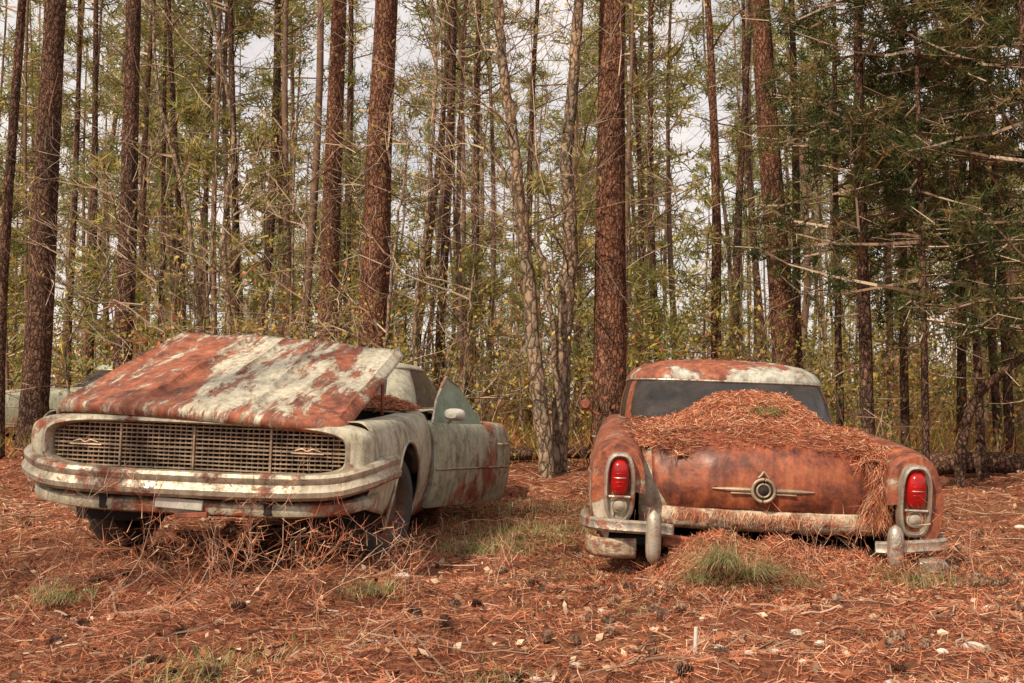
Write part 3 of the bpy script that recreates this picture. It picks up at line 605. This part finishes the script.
def sedan(nm,loc,rot,Mb,Mf,Mr,Ms,detail=True):
    B=empty(nm,loc,rot)
    for sx,n in((1,'right_side_panels'),(-1,'left_side_panels')):
        side_shell(n,stB,arB,Mf,B,sx,nt=36)
        for yc,Ra,zc in arB:
            well('wheel_well',yc,Ra,zc,sx,M_dark,B)
            th=np.linspace(0,math.pi,24); tube('wheel_arch_lip',np.stack([sx*np.interp(zc+Ra*np.sin(th),[.2,.4,.6],[.955,.985,.975]),yc+Ra*np.cos(th),zc+Ra*np.sin(th)],1),.009,Mf,B,8)
            wheel(B,(sx*.80,yc,.12),.34,.19)
        tube('side_trim',[(sx*.965,.1,.5),(sx*.988,.8,.46),(sx*.99,2,.44),(sx*.99,3.5,.46)],.009,M_chrome,B,8)
        for yy in (1.75,2.75,3.65):
            S=section(stB,np.array([yy]),30)[0]; P=[(sx*(q[0]+.001),yy,q[1]) for q in S[3:18]]; tube('door_seam',P,.004,M_dark,B,6)
        tube('door_handle',[(sx*.965,2.85,.60),(sx*1.0,2.88,.60),(sx*1.0,3.02,.60),(sx*.965,3.04,.60)],.010,M_chrome,B,8)
        S=section(stB,np.array([-.06]),36)[0]; V=[(sx*p[0],-.06,p[1]) for p in S]+[(sx*p[0]*.3+sx*.7*.80,-.075,p[1]*.3+.7*.42) for p in S]; n=36
        F=[(i,i+1,n+i+1,n+i) for i in range(n-1)]+[tuple(range(n,2*n))]
        add_mesh('fender_end',V,F,Mf,B,sharp=30)
        cx,cz=sx*.80,.43
        def lr(hw,hh,y,n=3,dz=0,tilt=.12):
            x,z=sring(hw,hh,n,40,(cx,cz+dz)); return np.stack([x,y-tilt*(z-cz),z],1)
        V,F=grid([lr(.088,.20,-.03),lr(.088,.20,-.08),lr(.082,.193,-.105),lr(.070,.18,-.11),lr(.064,.172,-.10),lr(.058,.168,-.075)],True); add_mesh('tail_lamp_bezel',V,F,M_chrome,B,sharp=45)
        V,F=grid([lr(.063,.172,-.078),lr(.01,.01,-.078)],True); add_mesh('tail_lamp_bowl',V,F,M_rustB2,B)
        rows=[]
        for k,(s,dy) in enumerate(((1,0),(.99,.02),(.9,.038),(.7,.05),(.35,.058),(.03,.06))): rows.append(lr(.050*s,.100*s,-.077-dy,2.8,.058))
        V,F=grid(rows,True); add_mesh('red_tail_lens',V,F,M_lens,B,sharp=50)
        for k in range(-3,4):
            hw=.046*math.sqrt(max(0,1-(k/4.2)**2)); zz=cz+.058+k*.024; yy=-.078-.058*math.sqrt(max(0,1-(k/4.2)**2))-.12*(zz-cz)
            tube('lens_rib',cr([(cx-hw,yy+.03,zz),(cx-hw*.6,yy+.006,zz),(cx,yy-.002,zz),(cx+hw*.6,yy+.006,zz),(cx+hw,yy+.03,zz)],12),.003,M_lens if k%3 else M_chrome,B,6)
        rows=[lr(.044*s,.042*s,-.077-dy,2.2,-.100) for s,dy in ((1,0),(1,.02),(.85,.025),(.8,.018),(.5,.035),(.02,.04))]
        V,F=grid(rows,True); add_mesh('reverse_lamp',V,F,M_clear,B,sharp=40)
        tube('lamp_divider',[(cx-.06,-.105,cz-.048),(cx+.06,-.105,cz-.048)],.008,M_chrome,B,8)
    dp=[(1.36,.80),(1.0,.785),(.65,.768),(.35,.742),(.18,.712),(.08,.665),(.03,.60),(.005,.50),(.005,.42),(.03,.35),(.055,.315)]
    def deck(hw,ofs,p0,p1,n,name,mat,solid,taper=0):
        P=cr(dp,60)[p0:p1]; us=np.linspace(-1,1,61); rows=[]
        for k,(y,z) in enumerate(P):
            t=k/len(P); q=np.abs(us)
            w=hw-taper*t; fade=1-ss((z-.74)/.05)
            crease=.012*np.exp(-(us/.03)**2)*(1-ss((z-.66)/.06)) if taper else 0
            rows.append(np.stack([us*w,y+.10*q**2.5*(.3+.7*fade)*(1 if z<.76 else .0)+ofs*.6-crease*.3,z-.035*q**3-ofs+.006*np.exp(-((q-.45)/.05)**2)],1))
        V,F=grid(rows); return add_mesh(name,V,F,mat,B,solid=solid,sharp=60)
    deck(.685,.018,0,60,41,'rear_body_panel',Mf,.0)
    deck(.63,0,5,56,41,'trunk_lid',Mb,.012,.03)
    V,F=grid([[(x,.055+.10*abs(x/.68)**2.5+dy,z) for x in np.linspace(-.68,.68,30)] for z,dy in ((.335,.01),(.32,-.02),(.27,-.03),(.235,-.02),(.21,.0))]); add_mesh('rear_valance',V,F,Ms,B,sharp=70,solid=.006)
    th=np.linspace(0,6.2832,41); tube('emblem_ring',np.stack([.062*np.cos(th),-.022+0*th,.445+.062*np.sin(th)],1),.010,M_grille,B,10,False)
    tube('emblem_inner_ring',np.stack([.036*np.cos(th),-.022+0*th,.445+.036*np.sin(th)],1),.006,M_grille,B,8,False)
    rows=[np.stack([r*np.cos(th[:-1]),np.full(40,y),.445+r*np.sin(th[:-1])],1) for r,y in ((.06,-.01),(.05,-.02),(.03,-.018),(.018,-.03),(.002,-.034))]; V,F=grid(rows,True); add_mesh('emblem_disc',V,F,M_dark,B)
    for s in(-1,1):
        xs=np.linspace(.06,.28,12); tube('emblem_wing',np.stack([s*xs,-.012+.012*(xs/.28)**2,.445+0*xs],1),np.interp(xs,[.06,.2,.28],[.013,.011,.004]),M_grille,B,8)
        tube('emblem_wing_lower',np.stack([s*xs[:7],-.016+0*xs[:7],.425+0*xs[:7]],1),.005,M_grille,B,8)
    tube('emblem_crest',cr([(-.03,-.02,.515),(-.015,-.022,.53),(0,-.022,.55),(.015,-.022,.53),(.03,-.02,.515)],12),.006,M_grille,B,8)
    greenhouse(B,(2.5,.78,1.22,.79),(2.52,.725,.88,1.085),[(.735,.89,1.08),(.737,.892,1.092),(.73,.885,1.115),(.69,.83,1.168),(.61,.73,1.212),(.45,.55,1.247),(.2,.25,1.268),(.02,.02,1.27)],[(40,50),(-34,-22),(-2,3)],[Mf,M_glass,M_chrome,Mr],prefix='roof_panel')
    V,F=grid([[(x,y,(.80-.06*ss((y-4.3)/.9))+.05*(1-(x/.66)**2)) for x in np.linspace(-.66,.66,16)] for y in np.linspace(3.55,5.2,14)]); add_mesh('hood',V,F,Mb,B,solid=.01)
    box('front_panel',(0,5.2,.42),(1.6,.08,.5),Mb,B,.03); tube('front_bumper',cr([(-1,5.0,.3),(-.85,5.32,.28),(0,5.42,.28),(.85,5.32,.28),(1,5.0,.3)],40),.06,M_chrome,B,12)
    box('floor_pan',(0,2.6,.1),(1.7,4.8,.05),M_dark,B); 
    sec=[(-.03,.034),(.0,.036),(.018,.024),(.014,.0),(.020,-.02),(0,-.036),(-.03,-.038)]
    sweep('rear_bumper_end',[(-1.0,.45,.22),(-1.0,.15,.22),(-.95,-.06,.225),(-.82,-.14,.225),(-.64,-.15,.222),(-.5,-.13,.21)],sec,M_chrome,B,40)
    sweep('rear_bumper_end',[(.58,-.13,.175),(.66,-.15,.18),(.82,-.14,.195),(.95,-.06,.20),(1.0,.15,.205),(1.0,.45,.205)],sec,M_chrome,B,40)
    sweep('rear_bumper_bar',[(-.55,-.06,.15),(-.3,-.08,.13),(0,-.08,.12),(.3,-.08,.11),(.55,-.06,.11)],sec,M_rustB,B,40)
    for x,z0,z1 in((-.61,.03,.325),(.67,.06,.31)):
        zz=np.linspace(z0,z1,14); t=np.linspace(-1,1,14); tube('bumper_guard',np.stack([0*zz+x,0*zz-.19,zz],1),.043*np.sqrt(np.maximum(.02,1-t**4)),M_chrome,B,16)
    sweep('lower_fender_skirt',[(-.98,.1,.10),(-.93,-.05,.10),(-.82,-.09,.10),(-.70,-.06,.10)],[(0,.05),(.012,.03),(.012,-.03),(0,-.06)],M_stripB,B,20)
    sweep('hanging_bumper_end',[(.80,-.16,.09),(.88,-.16,.10),(.95,-.10,.08),(.99,.02,.06)],[(0,.045),(.02,.02),(.02,-.03),(0,-.05)],M_chrome,B,20)
    return B
B=sedan('abandoned_sedan_car',(1.39,5.62,0.0),(0,math.radians(2.2),math.radians(-5.5)),M_rustB,M_rustB2,M_roofB,M_stripB)
tube('mirror_stalk',[(-.96,3.3,.78),(-1.06,3.28,.84)],.01,M_rustB,B,8)
lathe_x('side_mirror',[(-.03,.001),(-.028,.03),(0,.05),(.02,.05),(.022,.001)],M_rustB,B,(-1.08,3.26,.87),(0,0,math.radians(90)),24)
def nz(x,y,s=1.): return np.sin(x*9*s+1.3*np.sin(y*7*s))*np.sin(y*8*s+x*3)+.5*np.sin(x*23*s+y*5)*np.sin(y*19*s)
def fpile(x,y):
    d=np.interp(y,[0.05,.1,.18,.35,.65,1.0,1.36,1.8],[.64,.68,.71,.742,.768,.785,.80,.80])-.035*(np.abs(x)/.66)**3
    h=.165*np.exp(-((x-.06)/.40)**4)*np.exp(-((y-1.08)/.55)**4)+.05*np.exp(-((x+.1)/.6)**4)*np.exp(-((y-.8)/.5)**4)
    h+=.05*np.exp(-((x-.62)/.08)**2)*np.exp(-((y-.5)/.6)**2)
    return d+h+.010*nz(x,y)-.012
def mp(x,y):
    edge=.20+.10*np.sin(x*5+.5)+.05*np.sin(x*17)+.04*np.sin(x*31)-.22*ss((x-.45)/.15)
    return (y>edge)&(np.abs(x)<.72)&(y<1.62)
needle_pile('pine_needles_on_trunk',fpile,-.72,.74,.05,1.65,30000,B,31,mask=mp,w=.0042)
rg=np.random.default_rng(5); g=G()
n=2600; x=rg.uniform(-.6,.62,n); y=.08+.3*rg.random(n); litter(g,np.stack([x,y,fpile(x,y)+.012],1),rg,.11,.004)
n=3600; t=rg.random(n)**1.3; x=.65+rg.normal(0,.03,n)*(1+.6*np.sin(t*9)); z=.72-.42*t; y=np.interp(z,[.2,.35,.5,.6,.665,.712],[.08,.10,.08,.10,.14,.25])-.03+rg.normal(0,.015,n)
P=np.stack([x,y,z],1); blades(g,P,np.stack([rg.normal(0,.5,n),rg.normal(-.1,.15,n),-np.ones(n)],1),rg.uniform(.05,.14,n),.004,pick(LIT,n,rg),rg)
n=500; x=rg.normal(0,.28,n); z=.31+rg.normal(0,.01,n); blades(g,np.stack([x,0*x-.01,z],1),np.stack([rg.normal(0,.5,n),rg.normal(-.1,.15,n),-np.ones(n)],1),rg.uniform(.03,.1,n),.004,pick(LIT,n,rg),rg)
n=1800; y=rg.uniform(.3,1.5,n); x=-.68+rg.normal(0,.03,n); litter(g,np.stack([x,y,np.interp(y,[.1,.35,.65,1.3],[.66,.70,.735,.785])+.0*x],1),rg,.12,.004)
n=900; y=rg.uniform(1.9,3,n); x=rg.uniform(-.4,.5,n); litter(g,np.stack([x,y,1.267-.08*(x/.6)**2-.05*((y-2.52)/.7)**2],1),rg,.1,.004)
g.build('loose_needles',[M_litter],parent=B)
def drift(x,y):
    xl=x-1.36; yl=y-5.52+.10*(x-1.4)
    h=(.17+.05*np.sin(xl*5+2)+.03*np.sin(xl*13)+.02*nz(x,y))*np.exp(-(yl/.26)**2)*np.exp(-(xl/.60)**6)
    return gh(x,y)+h-.012
needle_pile('needle_drift',drift,.35,2.7,4.95,6.1,30000,None,33,ln=.12,tilt=.4)
sedan('derelict_sedan_car',(wx(20,16.5)-.3,16.0,.36),(0,0,math.radians(-62)),M_doorA,M_doorA,M_doorA,M_stripB)

# ---------------------------------------------------------------- small plants & objects
GR=[(.28,.30,.12),(.20,.23,.09),(.42,.39,.19),(.48,.40,.23)]
def tuftplant(name,x,y,z,n,h,spread,cols,parent=None,w=.005,lay=(0,0)):
    g=G(); P=np.stack([x+R.normal(0,spread,n),y+R.normal(0,spread,n),np.full(n,z)],1)
    az=R.uniform(0,6.28,n); out=R.uniform(.2,1.3,n); D=np.stack([np.cos(az)*out+lay[0],np.sin(az)*out+lay[1],np.ones(n)],1); D=unit(D); l=(h*R.uniform(.5,1.2,n))[:,None]
    c=pick(cols,n,R,.2); q=P
    for s in range(3):
        D2=unit(D+np.array([0,0,-.45])*s); e=q+D2*l/3; u=unit(np.cross(D2,[[0,0,1.]])); w0=w*(1-s*.33); w1=w*(1-(s+1)*.32)
        V=np.stack([q-u*w0/2,q+u*w0/2,e+u*w1/2,e-u*w1/2],1); f=np.array([[0,1,2],[0,2,3]]); g.add(V,(np.arange(n)[:,None,None]*4+f).reshape(-1,3),np.repeat(c,4,0)); q=e
    return g.build(name,[M_leaf],loc=(x,y,z),parent=parent)
for px_,py_,n,h,sp in ((905,583,320,.16,.12),(65,598,260,.12,.09),(368,592,200,.11,.09),(205,672,260,.10,.12),(490,548,300,.14,.15),(545,535,500,.16,.3),(470,545,400,.13,.25),(690,520,200,.2,.08),(520,515,400,.14,.35),(500,530,400,.12,.4),(560,560,200,.1,.2),(640,600,90,.08,.1),(960,560,200,.1,.3),(310,660,70,.08,.15),(478,672,120,.08,.1)):
    d=.95*995/(py_-400); tuftplant('grass_tuft',wx(px_,d),d,float(gh(wx(px_,d),d)),n,h,sp,GR)
GP=[(.38,.40,.20),(.27,.31,.13),(.52,.49,.29),(.5,.36,.2)]
for px_,z,n,h,sp,lx in ((722,.17,300,.30,.04,-.7),(745,.12,260,.28,.05,.5),(790,.06,140,.18,.08,.3),(700,.07,160,.2,.05,-.5),(735,.03,150,.24,.05,-.1)):
    d=5.28; x=wx(px_,d); tuftplant('grass_tuft',x,d,float(gh(x,d))+z-.02,n,h,sp,GP,w=.0045,lay=(lx,-.9))
tuftplant('pine_sprig_on_trunk',.10,.60,.86,260,.12,.05,[(.24,.28,.09),(.36,.36,.15)],parent=B,w=.005)
g=G()
for k in range(95):
    if k<55: x=R.normal(-1.45,.6); y=R.uniform(4.5,5.45)
    elif k<75: x=R.uniform(1.0,2.5); y=R.uniform(5.1,5.45)
    else: y=R.uniform(3.6,9); x=R.uniform(-.5,.5)*y
    z=float(gh(x,y)); P0=[];P1=[];RA=[]; az=R.uniform(0,6.28); dd=np.array([.7*math.cos(az),.7*math.sin(az),R.uniform(.4,1.1)])
    grow(P0,P1,RA,np.array([x,y,z]),dd/np.linalg.norm(dd),R.uniform(.2,.55)*(1 if k<55 else .65),.0026,2,R,5)
    sticks(g,np.array(P0),np.array(P1),np.array(RA),np.array(RA)*.7,np.array([(.40,.22,.14),(.5,.33,.24),(.28,.14,.09)][R.integers(3)]))
    T=np.array(P1); n=30; blades(g,T[R.integers(0,len(T),n)]+R.normal(0,.02,(n,3)),rdir(n,R)+[0,0,.2],.09,.0035,pick(LIT,n,R),R)
g.build('dry_brush',[M_twig])
g=G()
for k in range(105):
    y=R.uniform(3.3,8.5); x=R.uniform(-.5,.6)*y if k%3 else R.uniform(.0,.55)*min(y,5); y=y if k%3 else min(y,5.2); z=float(gh(x,y))+.02; ax_=unit(np.array([R.normal(),R.normal(),.15])); u=unit(np.cross(ax_,[0,0,1.])); w=np.cross(ax_,u)
    Ln=R.uniform(.045,.075); tt=np.arange(56); s=tt/56; a=tt*2.39996; rr=.020*np.sin(np.pi*(s*.85+.12))**.7*Ln/.06
    base=np.array([x,y,z])+ax_*(s[:,None]-.5)*Ln; o=np.cos(a)[:,None]*u+np.sin(a)[:,None]*w; tip=base+o*(rr+.007)[:,None]+ax_*.006; sd=np.cross(o,ax_)*.007
    V=np.stack([base-sd*.5,base+sd*.5,tip+sd,tip-sd],1); f=np.array([[0,1,2],[0,2,3]]); c=pick([(.14,.07,.045),(.24,.14,.10),(.34,.23,.17)],56,R)
    g.add(V,(np.arange(56)[:,None,None]*4+f).reshape(-1,3),np.repeat(c,4,0))
    tubeg(g,np.array([np.array([x,y,z])-ax_*Ln*.5,np.array([x,y,z]),np.array([x,y,z])+ax_*Ln*.48]),np.array([.010,.013,.003]),6,(.08,.04,.03))
g.build('pine_cones',[M_twig])
g=G()
def stone(x,y,s,c):
    rr=R.uniform(.6,1.1,(6,8)); V=[];
    for i in range(6):
        ph=math.pi*(i+.5)/6
        for j in range(8):
            t=j*math.pi/4; r=s*rr[i,j]*math.sin(ph)+.001; V.append((x+r*math.cos(t),y+r*math.sin(t)*.8,float(gh(x,y))+.25*s+s*.45*math.cos(ph)))
    F=[]
    for i in range(5):
        for j in range(8):
            k=(j+1)%8; F+=[(i*8+j,(i+1)*8+j,(i+1)*8+k),(i*8+j,(i+1)*8+k,i*8+k)]
    F+=[(0,j,j+1) for j in range(1,7)]
    g.add(V,F,c)
for px_,py_,s in ((548,665,.04),(535,660,.03),(515,663,.026),(575,648,.028),(715,635,.024),(792,622,.032),(815,632,.026),(885,672,.03),(935,655,.026),(965,643,.05),(640,640,.02),(770,650,.022),(745,655,.02),(405,575,.05),(480,600,.03),(450,618,.022),(600,600,.024),(850,600,.024),(980,600,.024),(700,610,.02),(425,650,.022),(1015,520,.05)):
    d=945/(py_-400); stone(wx(px_,d),d,s,np.array((.60,.53,.46))*R.uniform(.7,1.1))
for k in range(130):
    y=R.uniform(3.2,7); stone(R.uniform(-.5,.5)*y,y,R.uniform(.006,.018),np.array((.6,.5,.41))*R.uniform(.4,1.1))
g.build('stones',[M_twig])
g=G(); d=3.9; x=wx(692,d); tubeg(g,np.array([[x,d,gh(x,d)-.02],[x+.005,d,gh(x,d)+.10]]),.008,8,(.6,.55,.5)); g.build('marker_stake',[M_twig])
def log(name,P,r,seed):
    g=G(); rg=np.random.default_rng(seed); P=cr(P,24); tubeg(g,P,np.linspace(r,r*.7,24),12,(.1,.07,.05),0,.04,rg)
    g.build(name,[M_bark],loc=tuple(P[0]))
log('fallen_log',[(4.2,12.3,.12),(5.5,12.0,.2),(7.2,12.2,.16),(9,12.6,.3)],.14,1)
log('fallen_log',[(-1,13,.2),(1,13.3,.25),(3,13.1,.1)],.09,2)
log('bent_dead_limb',[(5.0,11.2,.0),(5.05,11.2,.5),(5.2,11.2,.95),(5.5,11.2,1.25),(5.9,11.3,1.5)],.06,3)

# ---------------------------------------------------------------- light, sky, camera
el=math.radians(44); rot=math.atan2(-.52,-.62)
w=bpy.data.worlds.new('World'); scene.world=w; w.use_nodes=True; nt=w.node_tree; nt.nodes.clear()
o=nt.nodes.new('ShaderNodeOutputWorld'); bg=nt.nodes.new('ShaderNodeBackground'); sky=nt.nodes.new('ShaderNodeTexSky'); sky.sky_type='NISHITA'; sky.sun_disc=False; sky.sun_elevation=el; sky.sun_rotation=rot; sky.air_density=1.2; sky.dust_density=3
tc=nt.nodes.new('ShaderNodeTexCoord'); cn=noise(nt,tc.outputs['Generated'],3.2,7,.6)
cl=mixc(nt,ramp(nt,cn,[(.35,.55),(.6,.97)]),sky.outputs[0],(8.2,7.4,6.9))
L(nt,cl,bg.inputs[0]); bg.inputs[1].default_value=.13; L(nt,bg.outputs[0],o.inputs[0])
s=bpy.data.lights.new('sun','SUN'); s.energy=5.0; s.angle=math.radians(.6); s.color=(1,.85,.64); so=bpy.data.objects.new('sun',s); scene.collection.objects.link(so)
dirv=Vector((math.sin(rot)*math.cos(el),math.cos(rot)*math.cos(el),math.sin(el))); so.rotation_euler=dirv.to_track_quat('Z','Y').to_euler(); so.location=(-5,-5,12)
cam=bpy.data.cameras.new('camera'); cam.lens=35; cam.sensor_width=36; cam.clip_end=1500; co=bpy.data.objects.new('camera',cam); scene.collection.objects.link(co)
co.location=(0,0,.95); co.rotation_euler=(math.radians(90+3.37),0,0); scene.camera=co
print('verts',sum(len(o.data.vertices) for o in bpy.data.objects if o.type=='MESH'))
